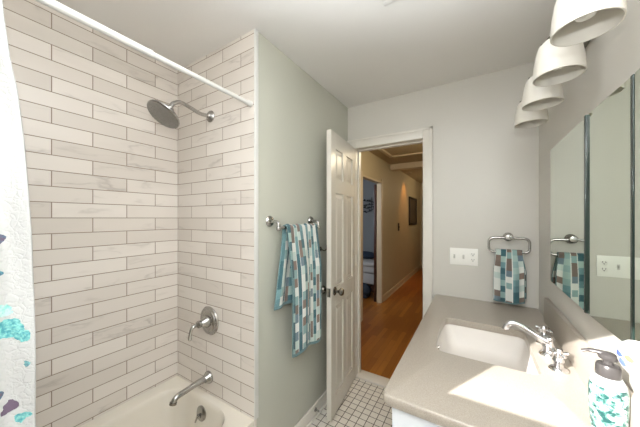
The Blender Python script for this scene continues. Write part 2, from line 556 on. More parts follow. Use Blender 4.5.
# rear wall with the window that lets the sun in
WX0, WX1, WZ0, WZ1 = -0.935, -0.40, 0.95, 1.948
bm = B()
box(bm, XT - 0.12, WX0, YR - 0.1, YR, 0, ZC)
box(bm, WX1, XR, YR - 0.1, YR, 0, ZC)
box(bm, WX0, WX1, YR - 0.1, YR, 0, WZ0)
box(bm, WX0, WX1, YR - 0.1, YR, WZ1, ZC)
struct('wall_rear', bm, 'wall_grey', smooth=False)
bm = B()
box(bm, WX0 - 0.07, WX0, YR, YR + 0.018, WZ0 - 0.03, WZ1 + 0.07, 0.003)
box(bm, WX1, WX1 + 0.07, YR, YR + 0.018, WZ0 - 0.03, WZ1 + 0.07, 0.003)
box(bm, WX0, WX1, YR, YR + 0.018, WZ1, WZ1 + 0.07, 0.003)
box(bm, WX0 - 0.09, WX1 + 0.09, YR, YR + 0.05, WZ0 - 0.03, WZ0, 0.004)
win = struct('window_1', bm, 'trim')
bm = B()
box(bm, WX0, WX1, YR - 0.095, YR - 0.06, 1.52, 1.627)
box(bm, WX0, WX1, YR - 0.095, YR - 0.06, WZ0, WZ0 + 0.05)
obj('window_sash', bm, 'trim', win)
obj('window_pane', bx(WX0, WX1, YR - 0.08, YR - 0.076, WZ0 + 0.05, WZ1), 'pane', win, smooth=False)

# white edging at the tile's open edge
struct('trim_1', bx(XL - 0.004, XL + 0.004, YE - 0.004, YE + 0.024, RIM, ZC, bev=0.003), 'rod_white')

# hallway door casing and jambs
bm = B()
cy = YF - 0.018
box(bm, DX1, DX1 + 0.071, cy, YF, 0, DZ + 0.078, 0.004)
box(bm, XL + 0.002, DX0, cy, YF, 0, DZ + 0.078, 0.004)
box(bm, DX0 - 0.0002, DX1 + 0.0002, cy, YF, DZ, DZ + 0.078, 0.004)
box(bm, DX1 + 0.052, DX1 + 0.071, cy - 0.007, cy + 0.002, 0, DZ + 0.078, 0.003)
box(bm, XL + 0.002, DX1 + 0.071, cy - 0.007, cy + 0.002, DZ + 0.060, DZ + 0.078, 0.003)
struct('trim_2', bm, 'trim')
bm = B()
box(bm, DX0 - 0.012, DX0, YF, YF + 0.115, 0, DZ)
box(bm, DX1, DX1 + 0.012, YF, YF + 0.115, 0, DZ)
box(bm, DX0 - 0.012, DX1 + 0.012, YF, YF + 0.115, DZ, DZ + 0.012)
box(bm, DX0, DX0 + 0.012, YF + 0.045, YF + 0.08, 0.0, DZ)
box(bm, DX0 + 0.012, DX1, YF + 0.045, YF + 0.08, DZ - 0.012, DZ)
struct('trim_3', bm, 'trim', smooth=False)
# threshold
struct('trim_4', bx(DX0, DX1, YF - 0.005, YF + 0.115, 0.0, 0.02, bev=0.006), 'trim')

# baseboards with a cap and shoe
def baseboard(name, x0, x1, y0, y1, side, mat='trim', h=0.09):
    bm = B()
    if side == 'L':
        box(bm, x0, x0 + 0.013, y0, y1, 0, h, 0.004)
        box(bm, x0 + 0.013, x0 + 0.026, y0, y1, 0, 0.02, 0.006)
    else:
        box(bm, x0, x1, y1 - 0.013, y1, 0, h, 0.004)
    return struct(name, bm, mat)
baseboard('baseboard_left', XL, None, YE + 0.026, YF - 0.018, 'L')
baseboard('baseboard_far', DX1 + 0.0715, -0.235, None, YF, 'F')

# ---------------------------------------------------------------- hallway
HY = 7.7
struct('wall_hall_end', bx(HX, 0.25, HY, HY + 0.1, 0, ZC), 'hall_wall', smooth=False)
struct('wall_hall_right', bx(0.14, 0.25, YF + 0.115, HY, 0, ZC), 'hall_wall', smooth=False)
BY0, BY1, BZ = 3.335, 4.17, 2.0
bm = B()
box(bm, HX - HTK, HX, YF + 0.115, BY0, 0, ZC)
box(bm, HX - HTK, HX, BY1, HY + 0.1, 0, ZC)
box(bm, HX - HTK, HX, BY0, BY1, BZ, ZC)
struct('wall_hall_left', bm, 'hall_wall', smooth=False)
struct('floor_hall', bx(-4.6, 0.25, YF + 0.02, HY + 0.1, -0.06, 0.0), 'wood_floor', smooth=False)
struct('ceiling_hall', bx(HX - HTK, 0.25, YF + 0.115, HY + 0.1, ZC, ZC + 0.06), 'hall_ceiling', smooth=False)
struct('wall_hall_near', bx(XT - 0.12, DX0 - 0.08, YF + 0.115, YF + 0.12, 0, ZC), 'hall_wall', smooth=False)
# casing round the bedroom doorway
bm = B()
for (a, b) in ((BY0 - 0.075, BY0), (BY1, BY1 + 0.075)):
    box(bm, HX, HX + 0.018, a, b, 0, BZ + 0.075, 0.004)
box(bm, HX, HX + 0.018, BY0, BY1, BZ, BZ + 0.03, 0.004)
box(bm, HX - HTK, HX + 0.004, BY1 - 0.012, BY1, 0, BZ)
box(bm, HX - HTK, HX + 0.004, BY0, BY0 + 0.012, 0, BZ)
struct('trim_5', bm, 'hall_trim', smooth=False)
bm = B()
for (a, b) in ((YF + 0.125, BY0 - 0.076), (BY1 + 0.076, HY)):
    box(bm, HX, HX + 0.014, a, b, 0, 0.10, 0.004)
    box(bm, HX + 0.014, HX + 0.028, a, b, 0, 0.02, 0.006)
struct('baseboard_hall', bm, 'hall_trim')
# ceiling beam and attic hatch frame
struct('trim_6', bx(HX, 0.14, 4.72, 4.86, ZC - 0.10, ZC), 'hall_trim', smooth=False)
bm = B()
box(bm, -1.20, -1.14, 2.75, 4.13, ZC - 0.02, ZC, 0.003)
box(bm, -0.30, -0.24, 2.75, 4.13, ZC - 0.02, ZC, 0.003)
box(bm, -1.14, -0.30, 4.07, 4.13, ZC - 0.02, ZC, 0.003)
box(bm, -1.14, -0.30, 2.75, 2.81, ZC - 0.02, ZC, 0.003)
struct('trim_7', bm, 'hall_trim')
# brown door leaf at the hall's end
d3 = struct('door_3', bx(-1.30, -0.55, HY - 0.035, HY, 0.01, 2.02, bev=0.004), 'brown_wood')
bm = B(); lathe(bm, [(0.025, 0), (0.02, 0.02), (0.01, 0.03), (0.025, 0.05), (0.02, 0.07), (0.001, 0.075)], (-0.62, HY - 0.035, 0.95), (0, -1, 0))
obj('door_handle', bm, 'nickel', d3)
# bedroom shell
struct('wall_bedroom_far', bx(-4.6, HX - HTK, 6.0, 6.1, 0, ZC), 'bed_wall', smooth=False)
struct('wall_bedroom_left', bx(-4.7, -4.6, 2.5, 6.1, 0, ZC), 'bed_wall', smooth=False)
struct('wall_bedroom_near', bx(-4.6, HX - HTK, 2.4, 2.5, 0, ZC), 'bed_wall', smooth=False)
struct('ceiling_bedroom', bx(-4.6, HX - HTK, 2.5, 6.0, ZC, ZC + 0.06), 'bed_wall', smooth=False)
# bedroom door folded back against its wall
d2 = struct('door_2', bx(-1.478, -1.440, BY1 - 0.03, BY1 + 0.66, 0.012, 1.99, bev=0.003), 'brown_wood')
bm = B(); lathe(bm, [(0.025, 0), (0.02, 0.02), (0.01, 0.03), (0.026, 0.05), (0.02, 0.07), (0.001, 0.075)], (-1.478, BY1 + 0.6, 0.95), (-1, 0, 0))
obj('door_handle', bm, 'nickel', d2)

# bed, pillow, bag, wall decor
bed = thing('bed', (-2.4, 5.3, 0), 'bed with pale linen and stacked mattress seen through the bedroom doorway', 'bed')
def slab(x0, x1, y0, y1, z0, z1, b): return bx(x0, x1, y0, y1, z0, z1, bev=b, seg=3)
obj('box_spring', slab(-3.2, -1.60, 4.62, 5.9, 0.16, 0.36, 0.02), 'linen', bed)
obj('mattress', slab(-3.2, -1.60, 4.60, 5.9, 0.36, 0.55, 0.04), 'linen', bed)
obj('bedspread', slab(-3.22, -1.58, 4.57, 5.5, 0.50, 0.585, 0.035), 'linen', bed)
for x in (-3.1, -1.70):
    for y in (4.70, 5.8):
        obj('leg', bx(x - 0.03, x + 0.03, y - 0.03, y + 0.03, 0, 0.16, bev=0.004), 'brown_wood', bed)
bm = B(); sphere(bm, (-1.95, 4.98, 0.66), 0.11, 20, (2.2, 1.5, 0.68))
single('pillow', bm, 'blue_cloth', (-1.95, 4.98, 0.585), 'dark blue pillow lying on the bed in the bedroom', 'pillow')
bm = B(); sphere(bm, (-1.78, 4.33, 0.125), 0.125, 20, (1.5, 1.1, 1.0))
box(bm, -1.92, -1.64, 4.22, 4.44, 0.0, 0.08, 0.03)
for v in bm.verts:
    if v.co.z < 0: v.co.z = 0
single('bag', bm, 'blue_cloth', (-1.78, 4.33, 0), 'dark slouching cloth bag on the floor in front of the bed', 'bag')
bm = B(); rnd = random.Random(7)
for k in range(4):
    z = 1.60 + 0.09 * k
    pts = smooth_path([(-2.75 + 0.02 * k, 5.975, z), (-2.5, 5.965, z + 0.05 * math.sin(k * 2.1)), (-2.3, 5.965, z - 0.03), (-2.1, 5.965, z + 0.06 * math.cos(k))], 5)
    tube(bm, pts, 0.008, 8)
    for j in range(2, len(pts) - 1, 2):
        p = pts[j]
        a = rnd.uniform(0, 6.28); r = 0.05
        q = p + Vector((math.cos(a) * r, 0, math.sin(a) * r))
        tube(bm, [p, (p + q) / 2, q], [0.004, 0.022, 0.003], 8, squash=1)
for x in (-2.6, -2.2):
    tube(bm, [(x, 5.97, 1.58), (x + 0.02, 5.97, 1.93)], 0.006, 8)
single('wall_sculpture', bm, 'black_metal', (-2.4, 5.97, 1.5), 'black metal branch wall decoration on the grey bedroom wall', 'wall decor')

# framed picture on the hall wall, switch, downlight, wall lamp
pic = thing('framed_picture', (HX, 6.63, 1.25), 'black framed picture on the hallway wall beyond the orange glow', 'picture')
bm = B()
for (a, b, c_, d_) in ((6.21, 6.26, 1.25, 1.93), (7.0, 7.05, 1.25, 1.93), (6.26, 7.0, 1.25, 1.30), (6.26, 7.0, 1.88, 1.93)):
    box(bm, HX, HX + 0.03, a, b, c_, d_, 0.004)
obj('frame', bm, 'black_frame', pic)
obj('print', bx(HX + 0.001, HX + 0.012, 6.26, 7.0, 1.30, 1.88), 'print', pic, smooth=False)
sw = thing('light_switch', (HX, 5.3, 1.16), 'small dark switch plate on the hallway wall left of the picture', 'switch')
obj('plate', bx(HX, HX + 0.008, 5.25, 5.35, 1.16, 1.32, bev=0.002), 'black_frame', sw)
obj('toggle', bx(HX + 0.008, HX + 0.02, 5.29, 5.31, 1.22, 1.26, bev=0.002), 'dark', sw)
dl = thing('downlight', (-1.26, 5.75, ZC), 'round recessed ceiling downlight glowing orange above the hallway wall', 'ceiling light')
bm = B(); lathe(bm, [(0.05, 0), (0.065, 0.0), (0.065, -0.008), (0.05, -0.012), (0.05, -0.002)], (-1.26, 5.75, ZC), cap=False)
obj('trim_ring', bm, 'hall_trim', dl)

# ================================================================ BATHROOM
# ---- bathtub
tub = thing('bathtub', ((XT + XL) / 2, (YR + YE) / 2, 0), 'white built-in bathtub below the marble tiled walls', 'bathtub')
TX0, TX1, TY0, TY1 = XT + 0.001, XL - 0.001, YR + 0.001, YE - 0.001
def rrect(x0, x1, y0, y1, r, z, n=8):
    out = []
    for (cx, cy_, a0) in ((x1 - r, y1 - r, 0), (x0 + r, y1 - r, 90), (x0 + r, y0 + r, 180), (x1 - r, y0 + r, 270)):
        for i in range(n + 1):
            a = math.radians(a0 + 90 * i / n)
            out.append((cx + r * math.cos(a), cy_ + r * math.sin(a), z))
    return out
bm = B()
loops = [rrect(TX0, TX1, TY0, TY1, 0.004, 0.0), rrect(TX0, TX1, TY0, TY1, 0.004, RIM - 0.01), rrect(TX0, TX1, TY0, TY1, 0.008, RIM),
         rrect(TX0 + 0.075, TX1 - 0.095, TY0 + 0.08, TY1 - 0.032, 0.13, RIM),
         rrect(TX0 + 0.083, TX1 - 0.103, TY0 + 0.09, TY1 - 0.040, 0.13, RIM - 0.006),
         rrect(TX0 + 0.09, TX1 - 0.11, TY0 + 0.11, TY1 - 0.046, 0.13, RIM - 0.03),
         rrect(TX0 + 0.12, TX1 - 0.14, TY0 + 0.22, TY1 - 0.068, 0.13, 0.12),
         rrect(TX0 + 0.15, TX1 - 0.17, TY0 + 0.28, TY1 - 0.13, 0.12, 0.075),
         rrect(TX0 + 0.20, TX1 - 0.22, TY0 + 0.36, TY1 - 0.19, 0.08, 0.06)]
rings = [[bm.verts.new(p) for p in L] for L in loops]
for a, b in zip(rings, rings[1:]):
    for k in range(len(a)):
        bm.faces.new((a[k], a[(k + 1) % len(a)], b[(k + 1) % len(a)], b[k]))
bm.faces.new(rings[-1]); bm.faces.new(rings[0][::-1])
obj('basin', bm, 'tub', tub)
# overflow plate with lever
oy, ox, oz = YE - 0.054, -1.372, 0.277
bm = B(); lathe(bm, [(0.0, 0.012), (0.032, 0.010), (0.041, 0.004), (0.041, -0.01)], (ox, oy, oz), (0, -1, 0.15), cap=False)
ov = obj('overflow_plate', bm, 'nickel', tub)
bm = B(); tube(bm, [(ox, oy - 0.010, oz), (ox, oy - 0.028, oz)], 0.006, 12)
tube(bm, [(ox, oy - 0.024, oz + 0.004), (ox - 0.012, oy - 0.032, oz - 0.036)], [0.006, 0.005], 12)
obj('lever', bm, 'nickel', ov)
bm = B(); lathe(bm, [(0.03, 0), (0.03, 0.004), (0.022, 0.006), (0.001, 0.003)], (-1.36, TY1 - 0.28, 0.06))
obj('drain', bm, 'nickel', tub)

# ---- tub spout
sx, sz = -1.376, 0.461
sp = thing('tub_spout', (sx, YE, sz), 'brushed nickel tub spout on the tiled wall over the tub', 'faucet')
bm = B(); lathe(bm, [(0.036, 0), (0.037, 0.006), (0.033, 0.014), (0.026, 0.022), (0.021, 0.034)], (sx, YE, sz), (0, -1, 0))
obj('flange', bm, 'nickel', sp)
bm = B()
pts = smooth_path([(sx, YE - 0.018, sz), (sx, YE - 0.08, sz + 0.003), (sx, YE - 0.15, sz - 0.001), (sx, YE - 0.198, sz - 0.006), (sx, YE - 0.216, sz - 0.026)], 6)
tube(bm, pts, [0.020 - 0.0050 * min(1, i / 10) for i in range(len(pts))], 20)
obj('spout', bm, 'nickel', sp)
bm = B(); tube(bm, [(sx, YE - 0.2145, sz - 0.022), (sx, YE - 0.2180, sz - 0.033)], 0.0180, 20)
obj('outlet_ring', bm, 'dark_nickel', sp)

# ---- shower valve
vx, vz = -1.372, 0.803
va = thing('shower_valve', (vx, YE, vz), 'round brushed nickel shower valve with lever on the tile', 'shower valve')
bm = B(); lathe(bm, [(0.084, 0), (0.085, 0.004), (0.080, 0.010), (0.066, 0.012), (0.063, 0.016), (0.048, 0.020), (0.0, 0.021)], (vx, YE, vz), (0, -1, 0), seg=48)
obj('escutcheon', bm, 'nickel', va)
bm = B(); lathe(bm, [(0.036, 0.018), (0.034, 0.035), (0.024, 0.045), (0.018, 0.06), (0.021, 0.066), (0.021, 0.078), (0.012, 0.086), (0.0, 0.088)], (vx, YE, vz), (0, -1, 0))
obj('stem', bm, 'nickel', va)
bm = B()
tube(bm, smooth_path([(vx, YE - 0.070, vz), (vx - 0.004, YE - 0.105, vz - 0.005), (vx - 0.005, YE - 0.118, vz - 0.03), (vx - 0.005, YE - 0.122, vz - 0.062)], 5), [0.011] * 6 + [0.009] * 4 + [0.008] * 3 + [0.010] * 3, 14)
sphere(bm, (vx - 0.005, YE - 0.122, vz - 0.066), 0.011)
obj('lever', bm, 'nickel', va)

# ---- shower head
hx, hz = -1.36, 2.030
sh = thing('shower_head', (hx, YE, hz), 'round brushed nickel rain shower head on a curved wall arm', 'shower head')
bm = B(); lathe(bm, [(0.034, 0), (0.035, 0.005), (0.030, 0.012), (0.018, 0.018), (0.013, 0.024)], (hx, YE, hz), (0, -1, 0))
obj('flange', bm, 'nickel', sh)
bm = B(); tube(bm, smooth_path([(hx, YE - 0.01, hz), (hx, YE - 0.07, hz - 0.006), (hx, YE - 0.13, hz + 0.006), (hx, YE - 0.185, hz + 0.014), (hx, YE - 0.225, hz - 0.008), (hx, YE - 0.240, hz - 0.036)], 7), 0.0105, 16)
obj('arm', bm, 'nickel', sh)
na = Vector((0.02, -0.58, -0.82)).normalized()
hc = Vector((hx, YE - 0.240, hz - 0.036))
bm = B(); lathe(bm, [(0.012, -0.006), (0.019, 0.0), (0.019, 0.010), (0.014, 0.016), (0.018, 0.026), (0.030, 0.034)], hc, na)
obj('ball_joint', bm, 'nickel', sh)
bm = B(); lathe(bm, [(0.016, 0.026), (0.034, 0.034), (0.064, 0.044), (0.078, 0.050), (0.082, 0.056), (0.081, 0.062), (0.076, 0.066)], hc, na, seg=48)
hd = obj('head', bm, 'nickel', sh)
bm = B(); lathe(bm, [(0.0765, 0.060), (0.0765, 0.066), (0.070, 0.0685), (0.0, 0.070)], hc, na, seg=48)
u, w = frame_axes(na)
for ring_r, cnt in ((0.014, 6), (0.028, 12), (0.042, 18), (0.056, 24), (0.067, 30)):
    for k in range(cnt):
        a = 2 * math.pi * k / cnt
        p = hc + na * 0.069 + (u * math.cos(a) + w * math.sin(a)) * ring_r
        tube(bm, [p, p + na * 0.003], [0.0024, 0.0014], 6)
obj('spray_face', bm, 'spray', hd)

# ---- curtain rod
RX, RZ = -1.022, 2.026
rod = thing('curtain_rod', (RX, 0.2, RZ), 'white tension shower curtain rod spanning above the tub', 'curtain rod')
bm = B(); tube(bm, [(RX, YR + 0.03, RZ), (RX, 0.475, RZ)], 0.0122, 20); lathe(bm, [(0.0122, 0), (0.0130, 0.001), (0.0130, 0.012), (0.0105, 0.013)], (RX, 0.465, RZ), (0, 1, 0), cap=False)
lathe(bm, [(0.022, 0), (0.022, 0.012), (0.016, 0.03)], (RX, YR, RZ), (0, 1, 0))
obj('outer_tube', bm, 'rod_white', rod)
bm = B(); tube(bm, [(RX, 0.47, RZ), (RX, YE - 0.02, RZ)], 0.0100, 20)
obj('inner_tube', bm, 'rod_white', rod)
bm = B(); lathe(bm, [(0.0112, 0.03), (0.014, 0.022), (0.0155, 0.004), (0.0155, 0)], (RX, YE, RZ), (0, -1, 0))
obj('end_cap', bm, 'rod_white', rod)

# ---- shower curtain
cur = thing('shower_curtain', (-0.95, -0.18, 0.1), 'white quilted shower curtain with teal and plum blossoms', 'shower curtain')
bm = B()
nu, nv = 150, 60
EDGE = [(0.0, 0.174), (0.9, 0.172), (1.21, 0.170), (1.365, 0.165), (1.465, 0.160), (1.615, 0.153), (1.73, 0.143), (1.80, 0.132), (1.90, 0.125), (2.1, 0.118)]
grid = []
for j in range(nv + 1):
    v = j / nv
    z = 0.10 + v * 1.895
    for (za, ya), (zb_, yb_) in zip(EDGE, EDGE[1:]):
        if za <= z <= zb_: ye = ya + (yb_ - ya) * (z - za) / (zb_ - za)
    row = []
    for i in range(nu + 1):
        s = i / nu
        y = -0.52 + (ye + 0.52) * s
        amp = 0.022 * (0.75 + 0.25 * math.sin(z * 2.3 + s * 3))
        x = -0.952 + amp * math.sin(s * 2 * math.pi * 6.3 + 5.3 + 0.2 * math.sin(z * 3)) + 0.004 * math.sin(z * 17 + s * 40)
        x += (RX + 0.952) * max(0, (z - 1.5) / 0.5) ** 2 * 0.7
        row.append(bm.verts.new((x, y, z)))
    grid.append(row)
for j in range(nv):
    for i in range(nu):
        bm.faces.new((grid[j][i], grid[j][i + 1], grid[j + 1][i + 1], grid[j + 1][i]))
cl = obj('fabric', bm, 'curtain', cur, angle=180)
md = cl.modifiers.new('thickness', 'SOLIDIFY'); md.thickness = 0.004
for k in range(6):
    y = -0.48 + k * 0.113
    bm = B(); tube(bm, arc((RX, y, RZ - 0.012), 0.030, 0, 2 * math.pi, 20, (1, 0, 0), (0, 0.1, 1)), 0.0018, 8, cap=False)
    obj('ring', bm, 'nickel', cur)

# ---- towel bar and towel on the left wall
BZt, BXt = 1.366, XL + 0.068
tb = thing('towel_bar', (XL, 1.28, 1.40), 'brushed nickel towel bar with round posts on the sage wall', 'towel bar')
for y in (1.072, 1.483):
    bm = B(); lathe(bm, [(0.030, 0), (0.031, 0.005), (0.025, 0.010), (0.023, 0.016), (0.013, 0.022)], (XL, y, 1.402), (1, 0, 0))
    fl = obj('flange', bm, 'nickel', tb)
    s_ = 1 if y < 1.2 else -1
    bm = B(); tube(bm, smooth_path([(XL + 0.015, y, 1.402), (XL + 0.045, y, 1.400), (XL + 0.066, y, 1.388), (BXt, y, BZt - 0.01)], 5), [0.012, 0.010, 0.009, 0.0085] + [0.009] * 9 + [0.011] * 3, 14)
    sphere(bm, (BXt, y, BZt - 0.004), 0.0145)
    obj('post', bm, 'nickel', tb)
bm = B(); tube(bm, [(BXt, 1.072, BZt), (BXt, 1.483, BZt)], 0.008, 16)
obj('bar', bm, 'nickel', tb)

def cloth(fn, nu, nv, thick):
    bm = B(); uvl = bm.loops.layers.uv.new('uv')
    G = [[bm.verts.new(fn(i / nu, j / nv)) for i in range(nu + 1)] for j in range(nv + 1)]
    for j in range(nv):
        for i in range(nu):
            f = bm.faces.new((G[j][i], G[j][i + 1], G[j + 1][i + 1], G[j + 1][i]))
            for lp, (a, b) in zip(f.loops, ((i, j), (i + 1, j), (i + 1, j + 1), (i, j + 1))):
                lp[uvl].uv = (a / nu, b / nv)
    return bm

def towel_fn(s, t_):
    # t_=0 hem of the piece at the back, t_=1 hem at the front
    back, front = 0.452, 0.748
    r = 0.0125
    tot = back + math.pi * r + front
    d = t_ * tot
    if d < back:
        z = BZt - (back - d); side = -1; x = BXt - r; k = (back - d)
    elif d < back + math.pi * r:
        a = (d - back) / r
        x = BXt - r * math.cos(a); z = BZt + r * math.sin(a); side = 0; k = 0
    else:
        k = d - back - math.pi * r
        x = BXt + r; z = BZt - k; side = 1
    f = min(1, k / 0.25)
    if side == 1:
        y0, y1 = 1.125 + 0.035 * min(1, k / 0.4), 1.440 + 0.008 * f
        y = y0 + (y1 - y0) * s
        x += f * (0.012 + 0.010 * math.sin(s * 11 + 3.4 + k * 0.8)) + 0.008 * f
        z += (0.010 * math.sin(s * 8 + 4.4) + 0.012 * max(0, 1 - s / 0.12)) * f * min(1, k / 0.6)
    elif side == -1:
        y0, y1 = 1.125 - 0.07 * min(1, k / 0.44) ** 1.3, 1.440 - 0.05 * f
        y = y0 + (y1 - y0) * s
        x += -0.004 * f + 0.010 * math.sin(s * 15) * f
    else:
        y = 1.125 + 0.315 * s
    z += 0.0035 * math.sin(s * 22) if side == 0 else 0
    return (x, y, z)
tw = thing('bath_towel', (BXt, 1.3, BZt), 'large teal, white and brown patchwork towel draped over the towel bar', 'towel')
o = obj('towel_cloth', cloth(towel_fn, 60, 110, 0), 'towel_big', tw, angle=180)
md = o.modifiers.new('thickness', 'SOLIDIFY'); md.thickness = 0.006; md.offset = 1

# ---- bathroom door
HYp = YF - 0.02
hinge = Vector((DX0 + 0.000, YF - 0.019, 0))
free = Vector((-0.852, 1.527, 0))
dirv = (free - hinge).normalized(); dl_ = (free - hinge).length
nrm = Vector((dirv.y, -dirv.x, 0))         # points to the room (+X)
if nrm.x < 0: nrm = -nrm
TH = 0.035
def dpt(a, b, z):   # a along door from the hinge, b out from the back face, z
    return hinge + dirv * a + nrm * (b - TH + 0.004) + Vector((0, 0, z))
def dbox(bm, a0, a1, b0, b1, z0, z1, bev=0.0, seg=2):
    n0 = len(bm.verts)
    t2 = B(); box(t2, a0, a1, b0, b1, z0, z1, bev, seg)
    for v in t2.verts: v.co = dpt(v.co.x, v.co.y, v.co.z)
    me = bpy.data.meshes.new('tmp'); t2.to_mesh(me); t2.free(); bm.from_mesh(me); bpy.data.meshes.remove(me)
    return bm
DW, DH0, DH1 = dl_, 0.022, 2.030
st, mul = 0.085, 0.075
pw = (DW - 2 * st - mul) / 2
rows_ = [(0.15, 0.795), (0.925, 1.60), (1.70, 1.915)]
bm = B()
dbox(bm, 0, st, 0, TH, DH0, DH1, 0.0015, 1); dbox(bm, DW - st, DW, 0, TH, DH0, DH1, 0.0015, 1)
zs = [DH0] + [z for r_ in rows_ for z in r_] + [DH1]
for k in range(0, len(zs), 2):
    dbox(bm, st, DW - st, 0, TH, zs[k], zs[k + 1])
for (z0, z1) in rows_:
    dbox(bm, st + pw, st + pw + mul, 0, TH, z0, z1)
# the room door: hinged leaf with panels
leaf = obj('door_1', bm, 'door', None, smooth=False)
leaf['kind'] = 'structure'
for (z0, z1) in rows_:
    for a0 in (st, st + pw + mul):
        bm = B()
        dbox(bm, a0, a0 + pw, 0.011, TH - 0.011, z0, z1)
        # raised field with sloping edges, both faces
        for face in (0, 1):
            b_lo, b_hi = (TH - 0.011, TH - 0.003) if face else (0.011, 0.003)
            L0 = [(a0 + 0.014, z0 + 0.014), (a0 + pw - 0.014, z0 + 0.014), (a0 + pw - 0.014, z1 - 0.014), (a0 + 0.014, z1 - 0.014)]
            L1 = [(a0 + 0.034, z0 + 0.036), (a0 + pw - 0.034, z0 + 0.036), (a0 + pw - 0.034, z1 - 0.036), (a0 + 0.034, z1 - 0.036)]
            v0 = [bm.verts.new(dpt(a, b_lo, z)) for a, z in L0]; v1 = [bm.verts.new(dpt(a, b_hi, z)) for a, z in L1]
            for k in range(4): bm.faces.new((v0[k], v0[(k + 1) % 4], v1[(k + 1) % 4], v1[k]))
            bm.faces.new(v1)
        obj('door_panel', bm, 'door', leaf, smooth=False)
ka = DW - 0.060
for sgn, b0 in ((1, TH), (-1, 0.0)):
    ax = nrm * sgn
    bm = B(); lathe(bm, [(0.030, 0), (0.030, 0.004), (0.024, 0.009), (0.011, 0.012), (0.010, 0.030), (0.017, 0.036), (0.026, 0.044), (0.028, 0.054), (0.022, 0.064), (0.0, 0.068)], dpt(ka, b0, 0.905), ax)
    obj('door_knob', bm, 'dark_nickel', leaf)
bm = B(); dbox(bm, DW - 0.001, DW + 0.0015, TH / 2 - 0.012, TH / 2 + 0.012, 0.875, 0.935)
obj('latch_plate', bm, 'dark_nickel', leaf, smooth=False)
for z in (0.25, 1.05, 1.80):
    bm = B(); tube(bm, [dpt(-0.003, TH + 0.004, z - 0.045), dpt(-0.003, TH + 0.004, z + 0.045)], 0.005, 10)
    obj('hinge', bm, 'door', leaf)

# robe hook behind the door
hk = thing('robe_hook', (XL, 1.62, 1.19), 'small dark robe hook on the wall behind the open door', 'hook')
bm = B(); lathe(bm, [(0.018, 0), (0.018, 0.004), (0.010, 0.008)], (XL, 1.62, 1.19), (1, 0, 0))
obj('base_plate', bm, 'dark_nickel', hk)
bm = B(); tube(bm, smooth_path([(XL + 0.004, 1.62, 1.19), (XL + 0.035, 1.62, 1.18), (XL + 0.055, 1.62, 1.195), (XL + 0.058, 1.62, 1.22)], 5), 0.005, 10)
obj('prong', bm, 'dark_nickel', hk)

# door stop
ds = thing('door_stop', (XL + 0.013, 1.53, 0.055), 'small spring door stop on the baseboard behind the door', 'door stop')
bm = B(); lathe(bm, [(0.014, 0), (0.013, 0.006), (0.006, 0.008)], (XL + 0.013, 1.53, 0.055), (1, 0, 0))
obj('base_plate', bm, 'nickel', ds)
bm = B(); pts = []
for k in range(85):
    a = k * 2 * math.pi / 12
    pts.append((XL + 0.019 + 0.0004 * k, 1.53 + 0.005 * math.cos(a), 0.055 + 0.005 * math.sin(a)))
tube(bm, pts, 0.0015, 6)
obj('spring', bm, 'nickel', ds)
bm = B(); lathe(bm, [(0.006, 0), (0.008, 0.002), (0.008, 0.010), (0.004, 0.013)], (XL + 0.052, 1.53, 0.055), (1, 0, 0))
obj('tip', bm, 'rubber', ds)

# ---- vanity cabinet
CX0, CY0, CY1 = -0.265, 0.815, YF
cab = thing('vanity_cabinet', (0.04, 1.45, 0), 'white vanity cabinet under the taupe countertop', 'cabinet')
bm = B()
x0, x1, y0, y1 = -0.219, XR - 0.002, CY0 + 0.025, YF - 0.002
box(bm, x0 - 0.018, x1, y0, y0 + 0.018, 0.0, ZCT - 0.037)
box(bm, x0, x1, y1 - 0.018, y1, 0.0, ZCT - 0.037)
box(bm, x1 - 0.012, x1, y0 + 0.018, y1 - 0.018, 0.0, ZCT - 0.037)
box(bm, x0, x0 + 0.02, y0 + 0.018, y1 - 0.018, 0.09, ZCT - 0.037)
box(bm, x0 + 0.06, x0 + 0.075, y0 + 0.018, y1 - 0.018, 0.0, 0.09)
obj('body', bm, 'cabinet', cab, smooth=False)
for k in range(3):
    a = y0 + 0.02 + k * (y1 - y0 - 0.04) / 3; b_ = a + (y1 - y0 - 0.04) / 3 - 0.01
    bm = B()
    box(bm, x0 - 0.012, x0, a, b_, 0.12, 0.78)
    for q in ((a, a + 0.055, 0.12, 0.78), (b_ - 0.055, b_, 0.12, 0.78), (a + 0.055, b_ - 0.055, 0.12, 0.175), (a + 0.055, b_ - 0.055, 0.725, 0.78)):
        box(bm, x0 - 0.018, x0, q[0], q[1], q[2], q[3])
    dr = obj('cabinet_door', bm, 'cabinet', cab, smooth=False)
    bm = B(); lathe(bm, [(0.007, 0), (0.006, 0.012), (0.014, 0.018), (0.012, 0.026), (0.0, 0.028)], (x0 - 0.018, b_ - 0.03, 0.70), (-1, 0, 0))
    obj('knob', bm, 'nickel', dr)

